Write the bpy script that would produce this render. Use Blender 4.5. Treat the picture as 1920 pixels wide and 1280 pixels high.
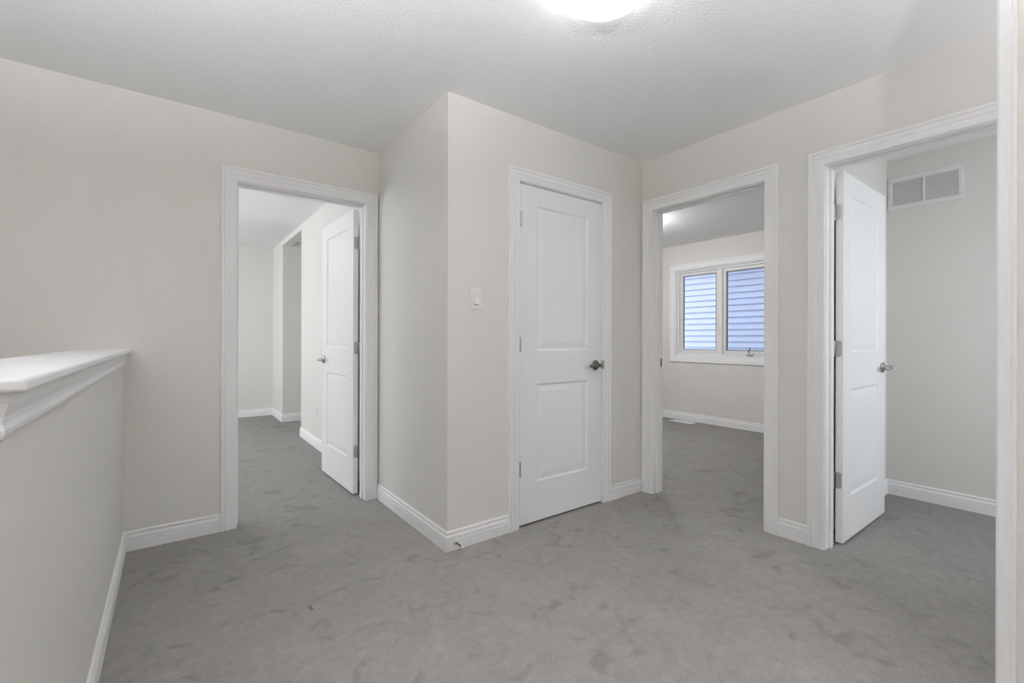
import bpy, bmesh, math, random
from mathutils import Matrix, Vector

for o in list(bpy.data.objects):
    bpy.data.objects.remove(o, do_unlink=True)
SC = bpy.context.scene
COL = SC.collection
R = math.radians

# ------------------------------------------------------------------ camera
# units are metres; the camera stands at x = y = 0, +X runs along the back wall, +Y towards the left wall
CAM_H = 1.1297
cd = bpy.data.cameras.new('camera')
cd.sensor_fit = 'HORIZONTAL'; cd.sensor_width = 36.0; cd.lens = 852.7 / 1920 * 36
cd.shift_x = 2.4 / 1920; cd.shift_y = -5.8 / 1920
cd.clip_start = 0.02; cd.clip_end = 200
cam = bpy.data.objects.new('camera', cd); COL.objects.link(cam)
cam.matrix_world = (Matrix.Translation((0, 0, CAM_H)) @ Matrix.Rotation(R(53.211 - 90), 4, 'Z')
                    @ Matrix.Rotation(R(90), 4, 'X') @ Matrix.Rotation(R(0.14), 4, 'Z'))
SC.camera = cam

# ------------------------------------------------------------------ sky, exposure
wd = bpy.data.worlds.new('overcast_sky'); SC.world = wd; wd.use_nodes = True
bgn = wd.node_tree.nodes['Background']
bgn.inputs['Color'].default_value = (0.925, 0.95, 1.0, 1)
bgn.inputs['Strength'].default_value = 7.4
SC.view_settings.view_transform = 'Standard'
SC.view_settings.look = 'None'
SC.view_settings.gamma = 1.0
SC.view_settings.use_curve_mapping = False
SC.view_settings.exposure = 0.26
HALL_LIGHT = 8.0      # emission strength of the ceiling domes
BED_LIGHT = 60.0
FILL_PENDANT = 1600.0       # bulbs of the bowl uplights added out of view to fill the hall and left room
SC.cycles.max_bounces = 12; SC.cycles.diffuse_bounces = 7

def portal(name, loc, rot, sx, sy):
    l = bpy.data.lights.new(name, 'AREA'); l.shape = 'RECTANGLE'; l.size = sx; l.size_y = sy
    l.cycles.is_portal = True
    o = bpy.data.objects.new(name, l); COL.objects.link(o); o.location = loc; o.rotation_euler = rot
    return o

# ------------------------------------------------------------------ materials
def mat(name, col, rough=0.5, metal=0.0, emit=None, strength=0.0, spec=0.5):
    m = bpy.data.materials.new(name); m.use_nodes = True
    b = m.node_tree.nodes['Principled BSDF']
    b.inputs['Base Color'].default_value = (*col, 1); b.inputs['Roughness'].default_value = rough
    b.inputs['Metallic'].default_value = metal
    b.inputs['Specular IOR Level'].default_value = spec
    if emit:
        b.inputs['Emission Color'].default_value = (*emit, 1); b.inputs['Emission Strength'].default_value = strength
    return m
def nodes(m):
    nt = m.node_tree; return nt, nt.nodes, nt.links, nt.nodes['Principled BSDF']
def add_bump(m, scale, strength, dist, detail=3.0):
    nt, N, L, b = nodes(m)
    tc = N.new('ShaderNodeTexCoord'); nz = N.new('ShaderNodeTexNoise'); bp = N.new('ShaderNodeBump')
    nz.inputs['Scale'].default_value = scale; nz.inputs['Detail'].default_value = detail
    bp.inputs['Strength'].default_value = strength; bp.inputs['Distance'].default_value = dist
    L.new(tc.outputs['Object'], nz.inputs['Vector']); L.new(nz.outputs['Fac'], bp.inputs['Height'])
    L.new(bp.outputs['Normal'], b.inputs['Normal'])
    return tc, nz, bp

M = {}
M['wall'] = mat('greige_wall_paint', (0.745, 0.735, 0.700), 0.62, spec=0.3)
add_bump(M['wall'], 140, 0.08, 0.002)
M['ceiling'] = mat('stippled_ceiling_paint', (0.91, 0.91, 0.915), 0.9, spec=0.1)
def ceiling_nodes():
    nt, N, L, b = nodes(M['ceiling'])
    tc = N.new('ShaderNodeTexCoord'); n1 = N.new('ShaderNodeTexNoise'); v = N.new('ShaderNodeTexVoronoi')
    n1.inputs['Scale'].default_value = 70; n1.inputs['Detail'].default_value = 5
    v.inputs['Scale'].default_value = 95
    mx = N.new('ShaderNodeMath'); mx.operation = 'MULTIPLY_ADD'; mx.inputs[1].default_value = 0.5
    bp = N.new('ShaderNodeBump'); bp.inputs['Strength'].default_value = 0.35; bp.inputs['Distance'].default_value = 0.004
    L.new(tc.outputs['Object'], n1.inputs['Vector']); L.new(tc.outputs['Object'], v.inputs['Vector'])
    L.new(v.outputs['Distance'], mx.inputs[0]); L.new(n1.outputs['Fac'], mx.inputs[2])
    L.new(mx.outputs['Value'], bp.inputs['Height']); L.new(bp.outputs['Normal'], b.inputs['Normal'])
ceiling_nodes()
M['trim'] = mat('white_trim_paint', (0.88, 0.88, 0.885), 0.50, spec=0.35)
M['door'] = mat('white_door_paint', (0.88, 0.88, 0.885), 0.45, spec=0.4)
add_bump(M['door'], 220, 0.03, 0.001)
M['plastic'] = mat('white_plastic', (0.82, 0.82, 0.81), 0.35)
M['nickel'] = mat('satin_nickel', (0.46, 0.455, 0.44), 0.32, 1.0)
M['dark_nickel'] = mat('darkened_nickel', (0.16, 0.16, 0.15), 0.32, 1.0)  # nickel darkened in colour; stands in for the closet lever's dark reflection
M['black'] = mat('black_metal', (0.02, 0.02, 0.02), 0.45)
M['slot'] = mat('dark_slot_and_shadow', (0.03, 0.03, 0.03), 0.8)
M['vinyl'] = mat('white_vinyl', (0.80, 0.80, 0.79), 0.4)
M['rubber'] = mat('white_rubber', (0.75, 0.75, 0.73), 0.6)
M['enamel'] = mat('white_enamel', (0.78, 0.78, 0.78), 0.4)
M['siding'] = mat('pale_vinyl_siding', (0.375, 0.425, 0.570), 0.55)
add_bump(M['siding'], 40, 0.05, 0.002)
M['ground'] = mat('gravel_ground', (0.24, 0.24, 0.235), 0.95)
M['glow'] = mat('lit_opal_glass', (0.9, 0.9, 0.88), 0.3, emit=(1.0, 0.99, 1.02), strength=HALL_LIGHT)
M['glow_bed'] = mat('lit_opal_glass_bedroom', (0.9, 0.9, 0.88), 0.3, emit=(1.0, 0.99, 1.02), strength=BED_LIGHT)
M['lint'] = mat('dark_thread', (0.03, 0.03, 0.035), 0.9)

def carpet():
    m = mat('grey_carpet', (0.25, 0.245, 0.24), 1.0, spec=0.05); M['carpet'] = m
    nt, N, L, b = nodes(m)
    tc = N.new('ShaderNodeTexCoord')
    big = N.new('ShaderNodeTexNoise'); big.inputs['Scale'].default_value = 5.0; big.inputs['Detail'].default_value = 4; big.inputs['Distortion'].default_value = 0.8
    mid = N.new('ShaderNodeTexNoise'); mid.inputs['Scale'].default_value = 26.0; mid.inputs['Detail'].default_value = 5
    fine = N.new('ShaderNodeTexNoise'); fine.inputs['Scale'].default_value = 240.0; fine.inputs['Detail'].default_value = 2
    for n in (big, mid, fine): L.new(tc.outputs['Object'], n.inputs['Vector'])
    r1 = N.new('ShaderNodeMapRange'); r1.inputs['From Min'].default_value = 0.3; r1.inputs['From Max'].default_value = 0.7
    r1.inputs['To Min'].default_value = 0.95; r1.inputs['To Max'].default_value = 1.06
    r2 = N.new('ShaderNodeMapRange'); r2.inputs['From Min'].default_value = 0.3; r2.inputs['From Max'].default_value = 0.7
    r2.inputs['To Min'].default_value = 0.93; r2.inputs['To Max'].default_value = 1.07
    r3 = N.new('ShaderNodeMapRange'); r3.inputs['From Min'].default_value = 0.25; r3.inputs['From Max'].default_value = 0.75
    r3.inputs['To Min'].default_value = 0.74; r3.inputs['To Max'].default_value = 1.28
    L.new(big.outputs['Fac'], r1.inputs['Value']); L.new(mid.outputs['Fac'], r2.inputs['Value']); L.new(fine.outputs['Fac'], r3.inputs['Value'])
    a = N.new('ShaderNodeMath'); a.operation = 'MULTIPLY'; c = N.new('ShaderNodeMath'); c.operation = 'MULTIPLY'
    L.new(r1.outputs[0], a.inputs[0]); L.new(r2.outputs[0], a.inputs[1]); L.new(a.outputs[0], c.inputs[0]); L.new(r3.outputs[0], c.inputs[1])
    sm = N.new('ShaderNodeTexNoise'); sm.inputs['Scale'].default_value = 6.5; sm.inputs['Detail'].default_value = 5; sm.inputs['Distortion'].default_value = 1.2
    r4 = N.new('ShaderNodeMapRange'); r4.interpolation_type = 'SMOOTHSTEP'
    r4.inputs['From Min'].default_value = 0.55; r4.inputs['From Max'].default_value = 0.74; r4.inputs['To Min'].default_value = 1.0; r4.inputs['To Max'].default_value = 0.80
    mp = N.new('ShaderNodeMapping'); mp.inputs['Location'].default_value = (3.1, 7.7, 0); L.new(tc.outputs['Object'], mp.inputs['Vector'])
    L.new(mp.outputs['Vector'], sm.inputs['Vector']); L.new(sm.outputs['Fac'], r4.inputs['Value'])
    e = N.new('ShaderNodeMath'); e.operation = 'MULTIPLY'; L.new(c.outputs[0], e.inputs[0]); L.new(r4.outputs[0], e.inputs[1]); c = e
    v = N.new('ShaderNodeVectorMath'); v.operation = 'SCALE'; v.inputs[0].default_value = (0.286, 0.277, 0.266)
    L.new(c.outputs[0], v.inputs['Scale']); L.new(v.outputs['Vector'], b.inputs['Base Color'])
    bp = N.new('ShaderNodeBump'); bp.inputs['Strength'].default_value = 0.6; bp.inputs['Distance'].default_value = 0.006
    L.new(fine.outputs['Fac'], bp.inputs['Height']); L.new(bp.outputs['Normal'], b.inputs['Normal'])
carpet()

def glass_mat(name, screen=0.0):
    m = bpy.data.materials.new(name); m.use_nodes = True
    nt = m.node_tree; N, L = nt.nodes, nt.links; N.clear()
    out = N.new('ShaderNodeOutputMaterial'); mix = N.new('ShaderNodeMixShader')
    tr = N.new('ShaderNodeBsdfTransparent')
    if screen:
        df = N.new('ShaderNodeBsdfDiffuse'); df.inputs['Color'].default_value = (0.10, 0.11, 0.13, 1)
        mix.inputs[0].default_value = screen
        L.new(tr.outputs[0], mix.inputs[1]); L.new(df.outputs[0], mix.inputs[2])
    else:
        gl = N.new('ShaderNodeBsdfGlossy'); gl.inputs['Roughness'].default_value = 0.02
        fr = N.new('ShaderNodeFresnel'); fr.inputs['IOR'].default_value = 1.35
        tr.inputs['Color'].default_value = (0.95, 0.97, 0.98, 1)
        L.new(fr.outputs[0], mix.inputs[0]); L.new(tr.outputs[0], mix.inputs[1]); L.new(gl.outputs[0], mix.inputs[2])
    L.new(mix.outputs[0], out.inputs['Surface'])
    return m
M['glass'] = glass_mat('window_glass')
M['screen'] = glass_mat('insect_screen', 0.13)

# ------------------------------------------------------------------ mesh helpers
class MB:
    def __init__(s): s.v = []; s.f = []; s.sm = []
    def add(s, vs, fs, smooth=False):
        k = len(s.v); s.v += [tuple(p) for p in vs]
        for f in fs: s.f.append([i + k for i in f]); s.sm.append(smooth)
        return s
    def box(s, x0, x1, y0, y1, z0, z1):
        return s.add([(x0,y0,z0),(x1,y0,z0),(x1,y1,z0),(x0,y1,z0),(x0,y0,z1),(x1,y0,z1),(x1,y1,z1),(x0,y1,z1)],
                     [(0,3,2,1),(4,5,6,7),(0,1,5,4),(1,2,6,5),(2,3,7,6),(3,0,4,7)])
    def plan(s, pts, z0, z1):
        n = len(pts)
        return s.add([(x,y,z0) for x,y in pts] + [(x,y,z1) for x,y in pts],
                     [tuple(range(n))[::-1], tuple(range(n, 2*n))] + [(i,(i+1)%n,(i+1)%n+n,i+n) for i in range(n)])
    def sweep(s, A, B):      # two equal closed loops joined into a prism
        n = len(A)
        return s.add(list(A) + list(B), [tuple(range(n))[::-1], tuple(range(n, 2*n))] + [(i,(i+1)%n,(i+1)%n+n,i+n) for i in range(n)])
    def lathe(s, prof, org, axis, seg=24, smooth=True):   # prof: (radius, height along axis)
        axis = Vector(axis).normalized(); u = axis.orthogonal().normalized(); w = axis.cross(u); org = Vector(org)
        vs = []; fs = []
        for r, h in prof:
            for k in range(seg):
                a = 2*math.pi*k/seg; vs.append(org + axis*h + (u*math.cos(a) + w*math.sin(a))*r)
        m = len(prof)
        for i in range(m-1):
            for k in range(seg):
                k2 = (k+1) % seg; fs.append((i*seg+k, i*seg+k2, (i+1)*seg+k2, (i+1)*seg+k))
        fs.append(tuple(range(seg))[::-1]); fs.append(tuple(range((m-1)*seg, m*seg)))
        return s.add(vs, fs, smooth)
    def tube(s, pts, rad, seg=10, flat=1.0):
        pts = [Vector(p) for p in pts]; vs = []; fs = []
        rad = rad if isinstance(rad, (list, tuple)) else [rad]*len(pts)
        for i, p in enumerate(pts):
            t = (pts[min(i+1,len(pts)-1)] - pts[max(i-1,0)]).normalized()
            up = Vector((0,0,1)) if abs(t.z) < 0.9 else Vector((1,0,0))
            a = t.cross(up).normalized(); b = a.cross(t)
            for k in range(seg):
                q = 2*math.pi*k/seg; vs.append(p + a*math.cos(q)*rad[i]*flat + b*math.sin(q)*rad[i])
        for i in range(len(pts)-1):
            for k in range(seg):
                k2 = (k+1) % seg; fs.append((i*seg+k, i*seg+k2, (i+1)*seg+k2, (i+1)*seg+k))
        fs.append(tuple(range(seg))[::-1]); fs.append(tuple(range((len(pts)-1)*seg, len(pts)*seg)))
        return s.add(vs, fs, True)
    def mesh(s, name):
        me = bpy.data.meshes.new(name); me.from_pydata(s.v, [], s.f)
        bm = bmesh.new(); bm.from_mesh(me)
        for f, q in zip(bm.faces, s.sm): f.smooth = q
        bmesh.ops.recalc_face_normals(bm, faces=bm.faces); bm.to_mesh(me); bm.free()
        return me
    def build(s, name, m, parent=None, bevel=0.0, seg=2):
        me = s.mesh(name); me.materials.append(M[m] if isinstance(m, str) else m)
        o = bpy.data.objects.new(name, me); COL.objects.link(o)
        if parent: o.parent = parent
        if bevel:
            b = o.modifiers.new('bevel', 'BEVEL'); b.width = bevel; b.segments = seg; b.limit_method = 'ANGLE'; b.angle_limit = R(40)
            for p in me.polygons: p.use_smooth = True
            w = o.modifiers.new('wn', 'WEIGHTED_NORMAL'); w.keep_sharp = True
        return o
def empty(name, loc=(0,0,0), rz=0.0):
    o = bpy.data.objects.new(name, None); COL.objects.link(o); o.location = loc; o.rotation_euler = (0,0,rz)
    o.empty_display_size = 0.05
    return o
def tag(o, label, cat, group=None, kind=None):
    o['label'] = label; o['category'] = cat
    if group: o['group'] = group
    if kind: o['kind'] = kind
    return o
def struct(o, label, cat): return tag(o, label, cat, kind='structure')

def frame(axis, plane, sign):
    """maps (s along the wall, out from the wall face, z) to the room"""
    if axis == 'Y': return lambda s, o, z: (s, plane + sign*o, z)
    return lambda s, o, z: (plane + sign*o, s, z)

# ------------------------------------------------------------------ key dimensions
H = 2.44; T = 0.115
YA, XB, YC, XD, XH = 3.143, 1.177, 2.133, 2.811, -0.199
HEAD = 2.058                                   # underside of door heads
D1 = (0.318, 1.086); DC = (1.660, 2.378); D2 = (1.257, 2.030); D3 = (0.178, 0.940)
J = 0.018                                      # jamb board
R1X, R1END, R1N, R1FAR, R1L = 1.205, 5.640, 6.730, 7.450, -2.2      # room behind the left door
R2X, R2L, R2R = 5.724, 4.40, 1.140                                  # bedroom with the window
R3X, R3L, R3R = 4.225, 1.025, -1.30                                 # room with the wall grille
STX = -1.35; BACK = -1.70
WIN = (2.482, 3.760, 0.893, 2.090)             # bedroom window hole: y0, y1, z0, z1

# ------------------------------------------------------------------ floor, ceiling
fl = MB()
fl.box(-0.326, XD, BACK, YA, -0.25, 0).box(STX, -0.326, BACK, 0.96, -0.25, 0)
fl.box(R1L, 2.05, YA, 7.565, -0.25, 0).box(XD, 5.87, -1.415, 4.515, -0.25, 0)
struct(fl.build('floor', 'carpet'), 'mottled grey wall to wall carpet', 'carpet')
ce = MB().box(-2.315, 5.87, -1.815, 7.565, H, H + 0.08)
struct(ce.build('ceiling', 'ceiling'), 'stippled white ceiling', 'ceiling')

# ------------------------------------------------------------------ walls
def wall(name, mb, label): return struct(mb.build(name, 'wall'), label, 'wall')
w = MB(); w.box(-2.315, D1[0]-J, YA, YA+T, -0.25, H).box(D1[0]-J, D1[1]+J, YA, YA+T, HEAD+J, H).box(D1[1]+J, R1X, YA, YA+T, 0, H)
w.box(STX-T, -0.326, YA, YA+T, -2.7, -0.25)
wall('wall_left', w, 'greige wall with the open door beside the half wall')
w = MB().plan([(XB,YC),(XB,YA),(XB+T,YA),(XB+T,YC+T)], 0, H)
wall('wall_centre', w, 'narrow greige wall face between the open left door and the outer corner')
w = MB().plan([(XB,YC),(XB+T,YC+T),(DC[0]-J,YC+T),(DC[0]-J,YC)], 0, H)
w.box(DC[0]-J, DC[1]+J, YC, YC+T, HEAD+J, H).box(DC[1]+J, XD, YC, YC+T, 0, H)
wall('wall_back', w, 'greige wall holding the closed white door and the light switch')
w = MB().box(XD, XD+T, D2[1]+J, 4.515, 0, H).box(XD, XD+T, D2[0]-J, D2[1]+J, HEAD+J, H).box(XD, XD+T, D3[1]+J, D2[0]-J, 0, H)
w.box(XD, XD+T, D3[0]-J, D3[1]+J, HEAD+J, H).box(XD, XD+T, BACK-T, D3[0]-J, 0, H)
wall('wall_right', w, 'greige wall with two doorways on the right of the hall')
wall('wall_closet_rear', MB().box(XB+T, XD, 2.9, 3.0, 0, H), 'greige wall closing the closet behind the shut door')
wall('wall_front', MB().box(STX-T, XD, BACK-T, BACK, 0, H), 'greige wall behind the viewer')
wall('wall_stairwell', MB().box(STX-T, STX, BACK-T, YA, -2.7, H), 'greige wall on the far side of the stairwell')
EX, EY = 1.615, 0.163
wall('wall_end', MB().box(EX, EX+T, BACK, EY, 0, H), 'greige wall sliver at the right edge of the photo')
# room behind the left door
wall('wall_room_right', MB().box(R1X, R1X+T, YA+T, R1END, 0, H).box(R1X, R1X+T, R1END, R1N, 2.375, H).box(R1X+T, 2.05, R1END-T, R1END, 0, H),
     'bright greige wall seen behind the open left door')
wall('wall_room_recess', MB().box(R1X, 2.05, R1N, R1FAR, 0, H).box(1.95, 2.05, R1END, R1N, 0, H), 'greige recess wall deep in the room through the left door')
wall('wall_room_far', MB().box(-2.315, 2.05, R1FAR, 7.565, 0, H), 'greige far wall seen through the left doorway')
W1 = (4.2, 6.1, 0.75, 2.15)
w = MB().box(R1L-T, R1L, YA+T, W1[0], 0, H).box(R1L-T, R1L, W1[1], R1FAR, 0, H).box(R1L-T, R1L, W1[0], W1[1], 0, W1[2]).box(R1L-T, R1L, W1[0], W1[1], W1[3], H)
wall('wall_room_left', w, 'greige window wall of the room through the left doorway')
# bedroom
y0, y1, z0, z1 = WIN; BX = 5.87
w = MB().box(R2X, BX, R3L, y0, 0, H).box(R2X, BX, y1, 4.515, 0, H).box(R2X, BX, y0, y1, 0, z0).box(R2X, BX, y0, y1, z1, H)
wall('wall_bedroom_far', w, 'greige wall around the window seen through the middle doorway')
wall('wall_bedroom_left', MB().box(XD+T, R2X, R2L, 4.515, 0, H), 'greige side wall of the window room')
wall('wall_bedroom_right', MB().box(XD+T, R2X, R3L, R2R, 0, H), 'greige wall above the open right door')
# room with the grille
wall('wall_bath_far', MB().box(R3X, R3X+T, R3R-T, R3L, 0, H), 'greige wall carrying the white return air grille')
W3 = (3.05, 4.10, 0.60, 2.20)
w = MB().box(XD+T, W3[0], R3R-T, R3R, 0, H).box(W3[1], R3X, R3R-T, R3R, 0, H).box(W3[0], W3[1], R3R-T, R3R, 0, W3[2]).box(W3[0], W3[1], R3R-T, R3R, W3[3], H)
wall('wall_bath_right', w, 'greige window wall of the room behind the right door')

# half wall with cap and moulding
hw = struct(MB().box(XH-0.127, XH, 0.96, YA, -0.25, 1.052).build('wall_half', 'wall'), 'low greige half wall with a white cap guarding the stairs', 'half wall')
MB().box(-0.367, -0.162, 0.922, YA-0.001, 1.052, 1.072).build('cap', 'trim', hw, bevel=0.006, seg=3)
PM = [(0,-.069),(.007,-.069),(.0100,-.062),(.0105,-.056),(.0075,-.047),(.0080,-.037),(.0125,-.027),(.0142,-.021),(.0142,-.016),(.0175,-.0145),(.0175,0),(0,0)]
mo = MB()
mo.sweep([(XH+o, 0.96-o, 1.052+z) for o,z in PM], [(XH+o, YA, 1.052+z) for o,z in PM])
mo.sweep([(XH+o, 0.96-o, 1.052+z) for o,z in PM], [(XH-.127-o, 0.96-o, 1.052+z) for o,z in PM])
mo.sweep([(XH-.127-o, 0.96-o, 1.052+z) for o,z in PM], [(XH-.127-o, YA, 1.052+z) for o,z in PM])
mo.build('cap_moulding', 'trim', hw)

# stairs going down behind the half wall
st = struct(empty('floor_stairs', (-0.84, 0.96, 0)), 'carpeted stairs going down behind the half wall', 'stairs')
for i in range(8):
    MB().box(-0.508, 0.512, i*0.26, (i+1)*0.26 + 0.02, -0.19*(i+1)-0.25, -0.19*(i+1)).build('stair_step', 'carpet', st)

# cased end of the wall at the right edge
t = MB()
t.box(EX-0.004, EX+T+0.004, EY, EY+0.016, 0, H)
PE = [(0,0),(0,.010),(.003,.013),(.014,.0135),(.018,.0115),(.022,.0115),(.026,.015),(.032,.0145),(.033,.012),(.033,0)]
t.sweep([(EX-o, EY+.014-a, 0) for a,o in PE], [(EX-o, EY+.014-a, H) for a,o in PE])
struct(t.build('trim_1', 'trim'), 'white casing strip at the right edge of the photo', 'trim')

# ------------------------------------------------------------------ baseboards
PB = [(0,0),(.013,0),(.013,.056),(.0112,.0585),(.0128,.061),(.0128,.073),(.0105,.078),(.0065,.0835),(.0065,.0875),(.0090,.0905),(.0095,.097),(.0065,.1025),(.003,.104),(0,.104)]
def baseboard(name, axis, plane, sign, s0, s1, label, k0=0, k1=0):
    """k: +1 stretches the end by the profile depth (outside corner), -1 shortens it (inside corner)"""
    f = frame(axis, plane, sign)
    m = MB().sweep([f(s0 - k0*o, o, z) for o,z in PB], [f(s1 + k1*o, o, z) for o,z in PB])
    return struct(m.build(name, 'trim'), label, 'baseboard')
CW, RV = 0.078, 0.005
def cas(d): return d[0]-RV-CW, d[1]+RV+CW
baseboard('baseboard_left', 'Y', YA, -1, XH, cas(D1)[0], 'white baseboard between the half wall and the left doorway', -1, 0)
baseboard('baseboard_half_wall', 'X', XH, 1, 0.96, YA, 'white baseboard along the foot of the half wall', 1, -1)
baseboard('baseboard_centre', 'X', XB, -1, YC, YA-0.019, 'white baseboard from the left doorway to the outer corner', 1, 0)
baseboard('baseboard_back_corner', 'Y', YC, -1, XB, cas(DC)[0], 'white baseboard left of the closed door carrying the door stop', 1, 0)
baseboard('baseboard_back', 'Y', YC, -1, cas(DC)[1], XD-0.002, 'short white baseboard between the closed door and the middle doorway', 0, 0)
baseboard('baseboard_right', 'X', XD, -1, cas(D3)[1], cas(D2)[0], 'short white baseboard between the two right doorways')
baseboard('baseboard_room_right', 'X', R1X, -1, YA+T, R1END, 'white baseboard behind the open left door', 0, 1)
baseboard('baseboard_room_recess', 'Y', R1N, -1, R1X, 1.95, 'white baseboard on the recess end seen through the left doorway', 1, 0)
baseboard('baseboard_room_return', 'X', R1X, -1, R1N, R1FAR, 'short white baseboard between recess and far wall through the left doorway', 1, -1)
baseboard('baseboard_room_far', 'Y', R1FAR, -1, R1L, R1X, 'white baseboard on the far wall through the left doorway', 0, -1)
baseboard('baseboard_bedroom', 'X', R2X, -1, R2R, R2L, 'white baseboard under the bedroom window')
baseboard('baseboard_bath_far', 'X', R3X, -1, R3R, R3L, 'white baseboard under the return air grille', 0, -1)
baseboard('baseboard_bath_left', 'Y', R3L, -1, XD+T, R3X, 'white baseboard behind the open right door', 0, -1)
baseboard('baseboard_front', 'Y', BACK, 1, STX, EX, 'white baseboard on the wall behind the viewer')

# ------------------------------------------------------------------ doors
PC = [(0,0),(0,.0085),(.003,.0105),(.034,.0115),(.0375,.0135),(.044,.0148),(.052,.0148),(.0565,.0125),(.0595,.0125),(.063,.0170),(.074,.0180),(.078,.0155),(.078,0)]
def casing_set(parent, axis, plane, sign, d, head, sill=None):
    f = frame(axis, plane, sign); a0, a1, h = d[0]-RV, d[1]+RV, head+RV
    lo = (lambda a: 0.0) if sill is None else (lambda a: sill - RV - a)
    MB().sweep([f(a0-a, o, lo(a)) for a,o in PC], [f(a0-a, o, h+a) for a,o in PC]).build('casing', 'trim', parent)
    MB().sweep([f(a1+a, o, lo(a)) for a,o in PC], [f(a1+a, o, h+a) for a,o in PC]).build('casing', 'trim', parent)
    MB().sweep([f(a0-a, o, h+a) for a,o in PC], [f(a1+a, o, h+a) for a,o in PC]).build('casing', 'trim', parent)
    if sill is not None:
        MB().sweep([f(a0-a, o, lo(a)) for a,o in PC], [f(a1+a, o, lo(a)) for a,o in PC]).build('casing', 'trim', parent)
def jambs(parent, axis, plane, sign, d, stop_at):
    """jamb boards lining the opening; out is negative into the wall; stop_at = depth of the door stop"""
    f = frame(axis, plane, sign)
    def bx(s0, s1, o0, o1, z0, z1):
        a, b = f(s0, o0, z0), f(s1, o1, z1)
        return [v for p in zip(map(min, a, b), map(max, a, b)) for v in p]
    m = MB()
    m.box(*bx(d[0]-J, d[0], -T, 0, 0, HEAD+J)).box(*bx(d[1], d[1]+J, -T, 0, 0, HEAD+J)).box(*bx(d[0], d[1], -T, 0, HEAD, HEAD+J))
    m.build('jamb', 'trim', parent)
    s = MB()
    s.box(*bx(d[0], d[0]+.010, stop_at-.030, stop_at, 0, HEAD)).box(*bx(d[1]-.010, d[1], stop_at-.030, stop_at, 0, HEAD)).box(*bx(d[0]+.010, d[1]-.010, stop_at-.030, stop_at, HEAD-.010, HEAD))
    s.build('stop_moulding', 'trim', parent)

def panel_mesh(x0, x1, z0, z1, t):
    prof = [(0,0),(.003,.0015),(.010,.0080),(.014,.0085),(.046,.0030),(.049,.0026)]
    m = MB()
    for face in (0, 1):
        vs = []; fs = []
        for a, dp in prof:
            y = dp if face == 0 else t - dp
            vs += [(x0+a,y,z0+a),(x1-a,y,z0+a),(x1-a,y,z1-a),(x0+a,y,z1-a)]
        for i in range(len(prof)-1):
            for k in range(4):
                k2 = (k+1) % 4; q = (i*4+k, i*4+k2, (i+1)*4+k2, (i+1)*4+k)
                fs.append(q if face == 0 else q[::-1])
        e = (len(prof)-1)*4; q = (e, e+1, e+2, e+3); fs.append(q if face == 0 else q[::-1])
        m.add(vs, fs)
    me = bpy.data.meshes.new('panel'); me.from_pydata(m.v, [], m.f); me.materials.append(M['door'])
    return me
def slab(parent, w, h, loc, rz, latch_side_lever, hinge_z=(0.34, 1.09, 1.84), stile=0.132, thick=0.035, metal='nickel', mirror=False):
    """door leaf: local x from hinge edge (0) to free edge (w), visible face at y = 0, body towards +y (mirror: -y)"""
    P = [(0.838, 0.238), (1.927, 1.040)]      # panels (top, bottom) above the leaf foot
    m = MB()
    m.box(0, stile, 0, thick, 0, h).box(w-stile, w, 0, thick, 0, h)
    zs = [0, P[0][1], P[0][0], P[1][1], P[1][0], h]
    for a, b in ((zs[0], zs[1]), (zs[2], zs[3]), (zs[4], zs[5])): m.box(stile, w-stile, 0, thick, a, b)
    o = m.build('door_leaf', 'door', parent)
    o.location = loc; o.rotation_euler = (0, 0, rz)
    if mirror: o.scale = (1, -1, 1)
    for top, bot in P:
        po = bpy.data.objects.new('panel', panel_mesh(stile, w-stile, bot, top, thick)); COL.objects.link(po); po.parent = o
    return o
def lever(parent, x, z, direction, metal, y=0.0, out=-1):
    m = MB()
    m.lathe([(.0, 0),(.031, 0),(.033, .003),(.033, .007),(.029, .011),(.014, .012),(.0115, .016),(.0115, .050),(.0105, .052),(.0, .053)], (x, y, z), (0, out, 0), 28)
    yy = y + out*0.046
    m.tube([(x - direction*.012, yy, z), (x, yy, z), (x+direction*.03, yy, z+.001), (x+direction*.060, yy+out*.004, z+.0005), (x+direction*.088, yy+out*.002, z-.001), (x+direction*.096, yy-out*.003, z-.002)],
           [.0100, .0130, .0125, .0115, .0105, .0085], 12, 0.75)
    return m.build('lever_handle', metal, parent)

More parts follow.
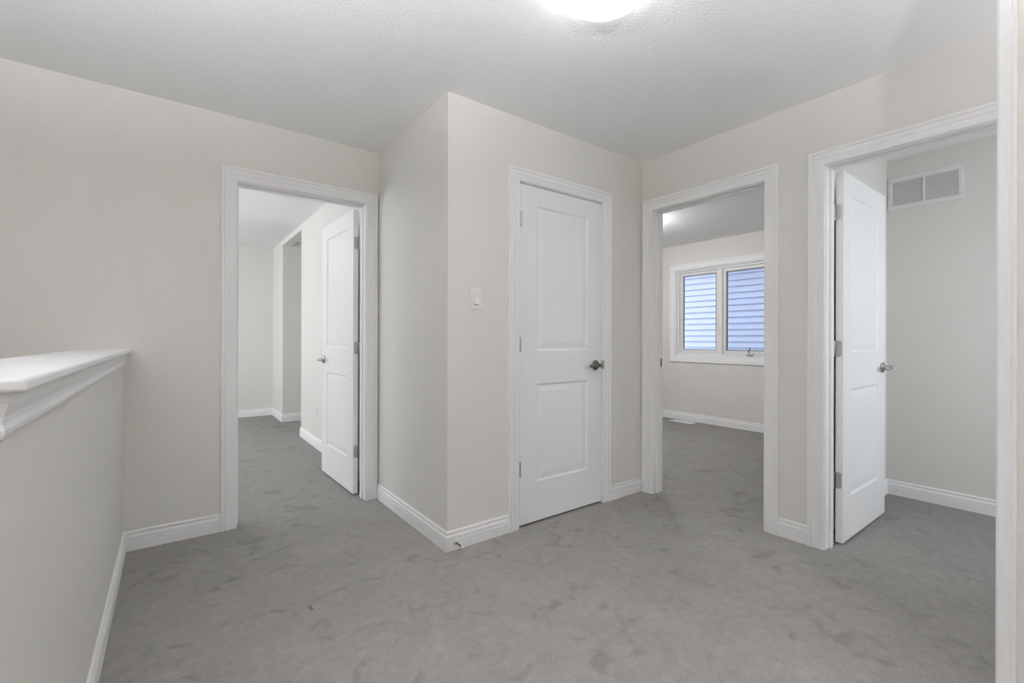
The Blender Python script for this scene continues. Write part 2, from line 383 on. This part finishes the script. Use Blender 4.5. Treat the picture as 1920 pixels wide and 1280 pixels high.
# --- left door, swung into its room
d1 = struct(empty('door_1', (0.70, YA, 0)), 'open white two panel door left of the outer corner, with casing', 'door')
def reparent_local(root):
    """children were built in room coordinates: cancel the offset of their root"""
    for c in root.children:
        c.matrix_parent_inverse = root.matrix_basis.inverted()
casing_set(d1, 'Y', YA, -1, D1, HEAD); jambs(d1, 'Y', YA, -1, D1, -0.046)
casing_set(d1, 'Y', YA+T, 1, D1, HEAD)
L1 = slab(d1, 0.755, 2.038, (1.047, 3.284, 0.013), R(91.6), 1, mirror=True)
lever(L1, 0.755-0.062, 0.937, -1, 'nickel')
def hinge(parent, z, x_knuckle, y_knuckle, leaf, metal='nickel'):
    """hinge on a leaf: barrel plus the plate let into the leaf edge (leaf = y range of plate at local x = 0)"""
    m = MB()
    m.lathe([(0,0),(.0055,0),(.0062,.002),(.0062,.086),(.0055,.088),(0,.088)], (x_knuckle, y_knuckle, z-.044), (0,0,1), 12)
    if leaf:
        ya, yb = leaf; r = .010; sgn = 1 if yb > ya else -1; pts = [(ya, z-.044)]
        for q in range(5):
            a = R(-90 + 22.5*q); pts.append((yb - sgn*r + sgn*r*math.cos(a), z-.044+r + r*math.sin(a)))
        for q in range(5):
            a = R(22.5*q); pts.append((yb - sgn*r + sgn*r*math.cos(a), z+.044-r + r*math.sin(a)))
        pts.append((ya, z+.044))
        m.sweep([(-.0022, y, zz) for y, zz in pts], [(.001, y, zz) for y, zz in pts])
        for sz, sy in ((-.03, .55), (0, .4), (.03, .55)):
            m.lathe([(0,0),(.0035,0),(.003,.0008),(0,.001)], (-.0022, ya + (yb-ya)*sy, z+sz), (-1,0,0), 8)
    return m.build('hinge', metal, parent)
for z in (0.30, 1.045, 1.80): hinge(L1, z, -.009, 0.040, (0.038, 0.006))
reparent_local(d1)

# --- closed closet door
dc = struct(empty('door_2', (2.02, YC, 0)), 'closed white two panel door with a nickel lever handle coloured for a dark reflection', 'door')
casing_set(dc, 'Y', YC, -1, DC, HEAD); jambs(dc, 'Y', YC, -1, DC, -0.038)
LC = slab(dc, 0.7105, 2.040, (DC[0]+0.0040, YC+0.002, 0.014), 0, 1)
lever(LC, 0.7105-0.060, 0.936, -1, 'dark_nickel')
for z in (0.335, 1.080, 1.828): hinge(LC, z, -.0015, -.0055, None)
f = MB()   # strike plate on the jamb edge
f.box(DC[1]-.004, DC[1]+.012, YC-.0135, YC-.0105, 0.922, 0.980).box(DC[1]-.004, DC[1]-.0005, YC-.012, YC+.02, 0.922, 0.980)
f.build('strike_plate', 'nickel', dc)
reparent_local(dc)

# --- middle doorway into the bedroom (its leaf is out of sight)
d2 = struct(empty('door_3', (XD, 1.643, 0)), 'white cased doorway showing the bedroom window', 'doorway')
casing_set(d2, 'X', XD, -1, D2, HEAD); jambs(d2, 'X', XD, -1, D2, -0.046)
casing_set(d2, 'X', XD+T, 1, D2, HEAD)
MB().box(2.888, 2.916, D2[1]-.0018, D2[1]+.001, 0.925, 0.985).box(2.897, 2.909, D2[1]-.0022, D2[1], 0.942, 0.968).build('strike_plate', 'dark_nickel', d2)
reparent_local(d2)

# --- right door, swung into its room
d3 = struct(empty('door_4', (XD, 0.56, 0)), 'open white two panel door at the right, in front of the grille room', 'door')
casing_set(d3, 'X', XD, -1, D3, HEAD); jambs(d3, 'X', XD, -1, D3, -0.046)
casing_set(d3, 'X', XD+T, 1, D3, HEAD)
L3 = slab(d3, 0.756, 2.038, (2.943, 0.902, 0.013), R(0.3), 1)
lever(L3, 0.756-0.062, 0.937, -1, 'nickel')
for z in (0.34, 1.065, 1.815): hinge(L3, z, -.009, 0.040, (0.038, 0.006))
reparent_local(d3)

# ------------------------------------------------------------------ windows
def window(name, axis, plane, sign, d, z0, z1, depth, label, crank):
    f = frame(axis, plane, sign); root = struct(empty(name, f((d[0]+d[1])/2, 0, z0)), label, 'window')
    def bx(m, s0, s1, o0, o1, a, b):
        p, q = f(s0, o0, a), f(s1, o1, b)
        return m.box(*[v for c in zip(map(min, p, q), map(max, p, q)) for v in c])
    casing_set(root, axis, plane, sign, d, z1, z0)
    def ring(s0, s1, a, b, wd, o0, o1):
        m = MB(); bx(m, s0, s0+wd, o0, o1, a, b); bx(m, s1-wd, s1, o0, o1, a, b)
        bx(m, s0+wd, s1-wd, o0, o1, a, a+wd); bx(m, s0+wd, s1-wd, o0, o1, b-wd, b); return m
    ring(d[0], d[1], z0, z1, .012, -depth, 0).build('jamb_liner', 'trim', root)
    a0, a1, b0, b1 = d[0]+.012, d[1]-.012, z0+.012, z1-.012
    fr = ring(a0, a1, b0, b1, .030, -.115, -.030)
    mid = (d[0]+d[1])/2; bx(fr, mid-.026, mid+.026, -.115, -.030, b0+.03, b1-.03)
    fr.build('window_frame', 'vinyl', root, bevel=.003)
    for k, (s0, s1) in enumerate(((a0+.03, mid-.026), (mid+.026, a1-.03))):
        sh = ring(s0+.002, s1-.002, b0+.032, b1-.032, .038, -.095, -.045).build('sash', 'vinyl', root, bevel=.004)
        bd = ring(s0+.040, s1-.040, b0+.070, b1-.070, .010, -.085, -.062).build('glazing_bead', 'vinyl', sh)
        ring(s0+.048, s1-.048, b0+.078, b1-.078, .005, -.0715, -.060).build('gasket', 'slot', sh)
        g = MB(); bx(g, s0+.046, s1-.046, -.078, -.072, b0+.076, b1-.076); g.build('pane', 'glass', sh)
        if k == crank:
            g = MB(); bx(g, s0+.046, s1-.046, -.0565, -.0555, b0+.076, b1-.076); g.build('insect_screen', 'screen', sh)
    if crank is not None:
        s = d[0] + 0.255; z = b0 + .042
        c = MB(); bx(c, s-.045, s+.045, -.046, -.018, z-.018, z+.010)
        h = c.build('crank_cover', 'vinyl', root, bevel=.006)
        hm = MB().tube([f(s+.004, -.020, z+.008), f(s+.012, -.006, z+.022), f(s-.008, .004, z+.048), f(s-.016, .006, z+.058), f(s-.004, .010, z+.072)], [.005, .005, .0045, .006, .0065], 8)
        hm.build('crank_handle', 'black', h)
        hs = MB(); bx(hs, s-.040, s+.040, -.044, -.012, z-.0225, z-.018); hs.build('folding_lever', 'slot', h)
        lk = MB(); bx(lk, mid+.005, mid+.014, -.030, -.018, z0+.28, z0+.40); lk.build('sash_lock', 'vinyl', root, bevel=.002)
    reparent_local(root)
    return root
window('window_1', 'X', R2X, -1, (WIN[0], WIN[1]), WIN[2], WIN[3], 0.146, 'white two pane casement window with pale siding outside', 0)
window('window_2', 'X', R1L, 1, (W1[0], W1[1]), W1[2], W1[3], 0.115, 'white window lighting the room behind the left doorway', None)
window('window_3', 'Y', R3R, 1, (W3[0], W3[1]), W3[2], W3[3], 0.115, 'white window lighting the room behind the right door', None)
portal('portal_bedroom', (5.90, 3.121, 1.49), (0, R(90), 0), 1.25, 1.30)
portal('portal_left_room', (-2.34, 5.15, 1.45), (0, R(-90), 0), 1.45, 1.95)
portal('portal_right_room', (3.575, -1.44, 1.4), (R(90), 0, 0), 1.1, 1.65)

# ------------------------------------------------------------------ neighbour's siding outside the window
nb = tag(empty('neighbouring_house', (7.48, 3.5, -3.0)), 'pale blue white lap siding of the house outside the window', 'house')
MB().box(0.02, 0.3, -6, 6, 0, 6.6).build('sheathing', 'siding', nb)
EXPO = 0.1016
bme = MB().sweep([(0.018, -6, 0.004), (-0.006, -6, 0.004), (-0.014, -6, -0.006), (-0.016, -6, 0.000), (0.010, -6, EXPO-0.004), (0.018, -6, EXPO-0.004)],
                 [(0.018, 6, 0.004), (-0.006, 6, 0.004), (-0.014, 6, -0.006), (-0.016, 6, 0.000), (0.010, 6, EXPO-0.004), (0.018, 6, EXPO-0.004)]).mesh('siding_board')
bme.materials.append(M['siding'])
for i in range(64):
    b = bpy.data.objects.new('siding_board', bme); COL.objects.link(b); b.parent = nb; b.location = (0, 0, 0.03 + i*EXPO)
MB().box(-0.60, 0.3, -6, 6, 5.60, 5.86).build('shading_eave', 'vinyl', nb)  # unseen eave added to narrow the sky above the siding
struct(MB().box(-2.75, 6.45, -2.2, 8.0, 2.53, 2.75).build('roof', 'vinyl'), 'unseen roof slab, eaves added to shade the siding', 'roof')  # added out of view; wide eaves cut the sky light on the siding
g = MB().box(-12, 16, -12, 18, -3.2, -3.0)
struct(g.build('ground', 'ground'), 'gravel ground around the house', 'ground')

# ------------------------------------------------------------------ ceiling lights
def dome(loc, rad, drop, glow, label):
    root = tag(empty('ceiling_light', loc), label, 'ceiling light', 'opal dome lights on the ceilings')
    MB().lathe([(0,0),(rad*.92,0),(rad*.94,-.004),(rad*.94,-.022),(rad*.90,-.026),(0,-.026)], (0,0,0), (0,0,1), 48).build('base_pan', 'enamel', root)
    pr = [(rad*.97, -.014), (rad, -.020)]
    for k in range(1, 13):
        a = R(90*k/12); pr.append((max(rad*math.cos(a), .001), -.020 - (drop-.020)*math.sin(a)))
    MB().lathe(pr, (0,0,0), (0,0,1), 64).build('glass_dome', glow, root)
    return root
dome((1.258, 1.118, H), 0.165, 0.105, 'glow', 'lit white dome light on the hall ceiling, cut by the top edge')
dome((4.15, 3.262, H), 0.165, 0.125, 'glow_bed', 'lit dome light on the bedroom ceiling, half hidden by the door casing')
M['fill_glow_room'] = mat('fill_glass_room', (0.9, 0.9, 0.88), 0.3, emit=(1.0, 0.99, 1.02), strength=62.0)  # unseen domes added to brighten the left room and the grille room
M['fill_glow_bath'] = mat('fill_glass_bath', (0.9, 0.9, 0.88), 0.3, emit=(1.0, 0.99, 1.02), strength=8.0)
dome((-0.9, 6.1, H), 0.165, 0.125, 'fill_glow_room', 'unseen dome light added to brighten the room behind the left doorway')
dome((3.5, -0.6, H), 0.165, 0.125, 'fill_glow_bath', 'unseen dome light added to brighten the grille room')
def fill_uplight(loc, zc, rad, label, share=1.0):  # unseen uplights added to bounce fill light off the ceiling
    lit = mat('fill_bulb', (0.9, 0.9, 0.88), 0.3, emit=(1.0, 0.99, 1.02), strength=FILL_PENDANT*share)
    """added unseen fill light: enamel bowl open to the ceiling, opal bulb inside"""
    root = tag(empty('fill_pendant', loc), label, 'added fill light', 'fill uplights added out of view')
    MB().lathe([(0,0),(.06,0),(.06,-.012),(.012,-.025),(0,-.025)], (0,0,0), (0,0,1), 24).build('canopy', 'enamel', root)
    MB().lathe([(0,-.02),(.005,-.02),(.005,zc-H-.04),(0,zc-H-.04)], (0,0,0), (0,0,1), 10).build('fill_stem', 'nickel', root)
    pr = [(max(rad*math.sin(R(a)), .001), zc-H - .80*rad*math.cos(R(a))) for a in range(0, 91, 10)]
    pr += [(max((rad-.006)*math.sin(R(a)), .001), zc-H - (.80*rad-.006)*math.cos(R(a))) for a in range(90, -1, -10)]
    MB().lathe(pr, (0,0,0), (0,0,1), 40).build('fill_bowl', 'enamel', root)
    pr = [(max(.055*math.sin(R(15*k)), .001), zc-H - .085 + .055*math.cos(R(15*k))) for k in range(13)]
    MB().lathe(pr, (0,0,0), (0,0,1), 24).build('fill_light_bulb', lit, root)
fill_uplight((-0.95, 0.20, H), 1.55, 0.20, 'added unseen pendant over the stair landing', 1.5)
fill_uplight((2.25, -1.05, H), 1.55, 0.20, 'added unseen pendant in the passage right of the viewer', 0.20)
fill_uplight((-1.2, 5.2, H), 1.55, 0.20, 'added unseen pendant in the room behind the left doorway', 0.34)
fill_uplight((-0.05, -0.55, H), 1.55, 0.20, 'added unseen pendant in the hall behind the viewer', 1.15)

# ------------------------------------------------------------------ small things
# light switch
ls = tag(empty('light_switch', (1.352, YC, 1.348)), 'white rocker light switch beside the closed door', 'light switch')
MB().box(-.037, .037, -.006, 0, -.059, .059).build('wall_plate', 'plastic', ls, bevel=.004, seg=3)
MB().box(-.0175, .0175, -.0085, -.005, -.034, .034).build('rocker_frame', 'plastic', ls, bevel=.001)
MB().sweep([(-.015, -.008, -.031), (-.015, -.0145, -.031), (-.015, -.0095, .002), (-.015, -.0100, .031), (-.015, -.008, .031)],
           [(.015, -.008, -.031), (.015, -.0145, -.031), (.015, -.0095, .002), (.015, -.0100, .031), (.015, -.008, .031)]).build('rocker', 'plastic', ls)
for z in (-.048, .048): MB().lathe([(0,0),(.003,0),(.0028,.0012),(0,.0015)], (0,-.006,z), (0,-1,0), 12).build('screw', 'plastic', ls)
MB().box(-.0135, .0135, -.0125, -.0080, -.0335, -.0312).build('rocker_shadow', 'slot', ls)  # dark strip painted in as the shadow under the rocker

# outlet behind the left door
ol = tag(empty('wall_outlet', (R1X, 4.935, 0.365)), 'white wall outlet beside the open left door', 'outlet')
MB().box(-.006, 0, -.035, .035, -.058, .058).build('wall_plate', 'plastic', ol, bevel=.003)
for z in (-.020, .020):
    rc = MB().box(-.009, -.005, -.017, .017, z-.014, z+.014).build('receptacle', 'plastic', ol, bevel=.002)
    MB().box(-.0096, -.0085, -.008, -.005, z-.004, z+.007).box(-.0096, -.0085, .005, .008, z-.004, z+.007).box(-.0096, -.0085, -.003, .003, z-.011, z-.006).build('slots', 'slot', rc)

# return air grille
gx = R3X
gr = tag(empty('air_grille', (gx, 0.818, 2.186)), 'white louvred return air grille high on the wall', 'vent grille')
m = MB(); m.box(-.008, 0, -.200, .200, .084, .118).box(-.008, 0, -.200, .200, -.118, -.084).box(-.008, 0, -.200, -.174, -.084, .084).box(-.008, 0, .174, .200, -.084, .084)
m.build('grille_frame', 'enamel', gr, bevel=.003)
MB().box(-.0085, 0, -.0065, .0065, -.084, .084).build('centre_bar', 'enamel', gr)
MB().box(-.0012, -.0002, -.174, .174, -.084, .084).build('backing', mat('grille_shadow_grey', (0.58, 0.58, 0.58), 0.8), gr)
m = MB(); n = 20
for i in range(n):
    z = -.084 + (i+.5)*.168/n
    for a, b in ((-.174, -.0065), (.0065, .174)):
        m.sweep([(-.0014, a, z+.0036), (-.0056, a, z-.0034), (-.0064, a, z-.0028), (-.0022, a, z+.0042)], [(-.0014, b, z+.0036), (-.0056, b, z-.0034), (-.0064, b, z-.0028), (-.0022, b, z+.0042)])
lo = m.build('louvres', 'enamel', gr); lo['kind'] = 'stuff'
for s in (-1, 1): MB().lathe([(0,0),(.004,0),(.0035,.0015),(0,.002)], (-.008, s*.187, 0), (-1,0,0), 10).build('screw', 'enamel', gr)

# floor register
fr = tag(empty('floor_register', (5.565, 3.545, 0)), 'white floor register against the bedroom baseboard', 'floor vent')
m = MB(); m.box(-.068, -.050, -.165, .165, 0, .010).box(.050, .068, -.165, .165, 0, .010).box(-.050, .050, -.165, -.147, 0, .010).box(-.050, .050, .147, .165, 0, .010)
m.build('register_frame', 'enamel', fr, bevel=.003)
MB().box(-.050, .050, -.147, .147, .0005, .0015).build('duct_opening', 'slot', fr)
m = MB()
for i in range(22):
    y = -.147 + (i+.5)*.294/22; m.box(-.050, .050, y-.004, y+.004, .0055, .009)
m.box(-.003, .003, -.147, .147, .006, .0095)
m.build('slats', 'enamel', fr)['kind'] = 'stuff'

# door stop on the baseboard
ds = tag(empty('door_stop', (1.222, YC-0.013, 0.040)), 'small nickel door stop with white tip on the corner baseboard', 'door stop')
MB().lathe([(0,0),(.0125,0),(.0125,.003),(.0090,.008),(0,.009)], (0,0,0), (0,-1,0), 20).build('base', 'nickel', ds)
MB().lathe([(0,.007),(.0048,.007),(.0048,.066),(0,.066)], (0,0,0), (0,-1,0), 14).build('rod', 'dark_nickel', ds)
MB().lathe([(0,.064),(.0068,.064),(.0075,.068),(.0072,.076),(.0045,.080),(0,.081)], (0,0,0), (0,-1,0), 16).build('tip', 'rubber', ds)

# stray thread on the carpet
th = MB().tube([(0.460,2.022,.002),(0.466,2.030,.0045),(0.474,2.029,.0048),(0.474,2.020,.003),(0.466,2.012,.002),(0.470,2.006,.0022),(0.478,2.006,.002)], .0014, 6)
tag(th.build('carpet_thread', 'lint'), 'tiny dark thread curled on the hall carpet', 'thread')
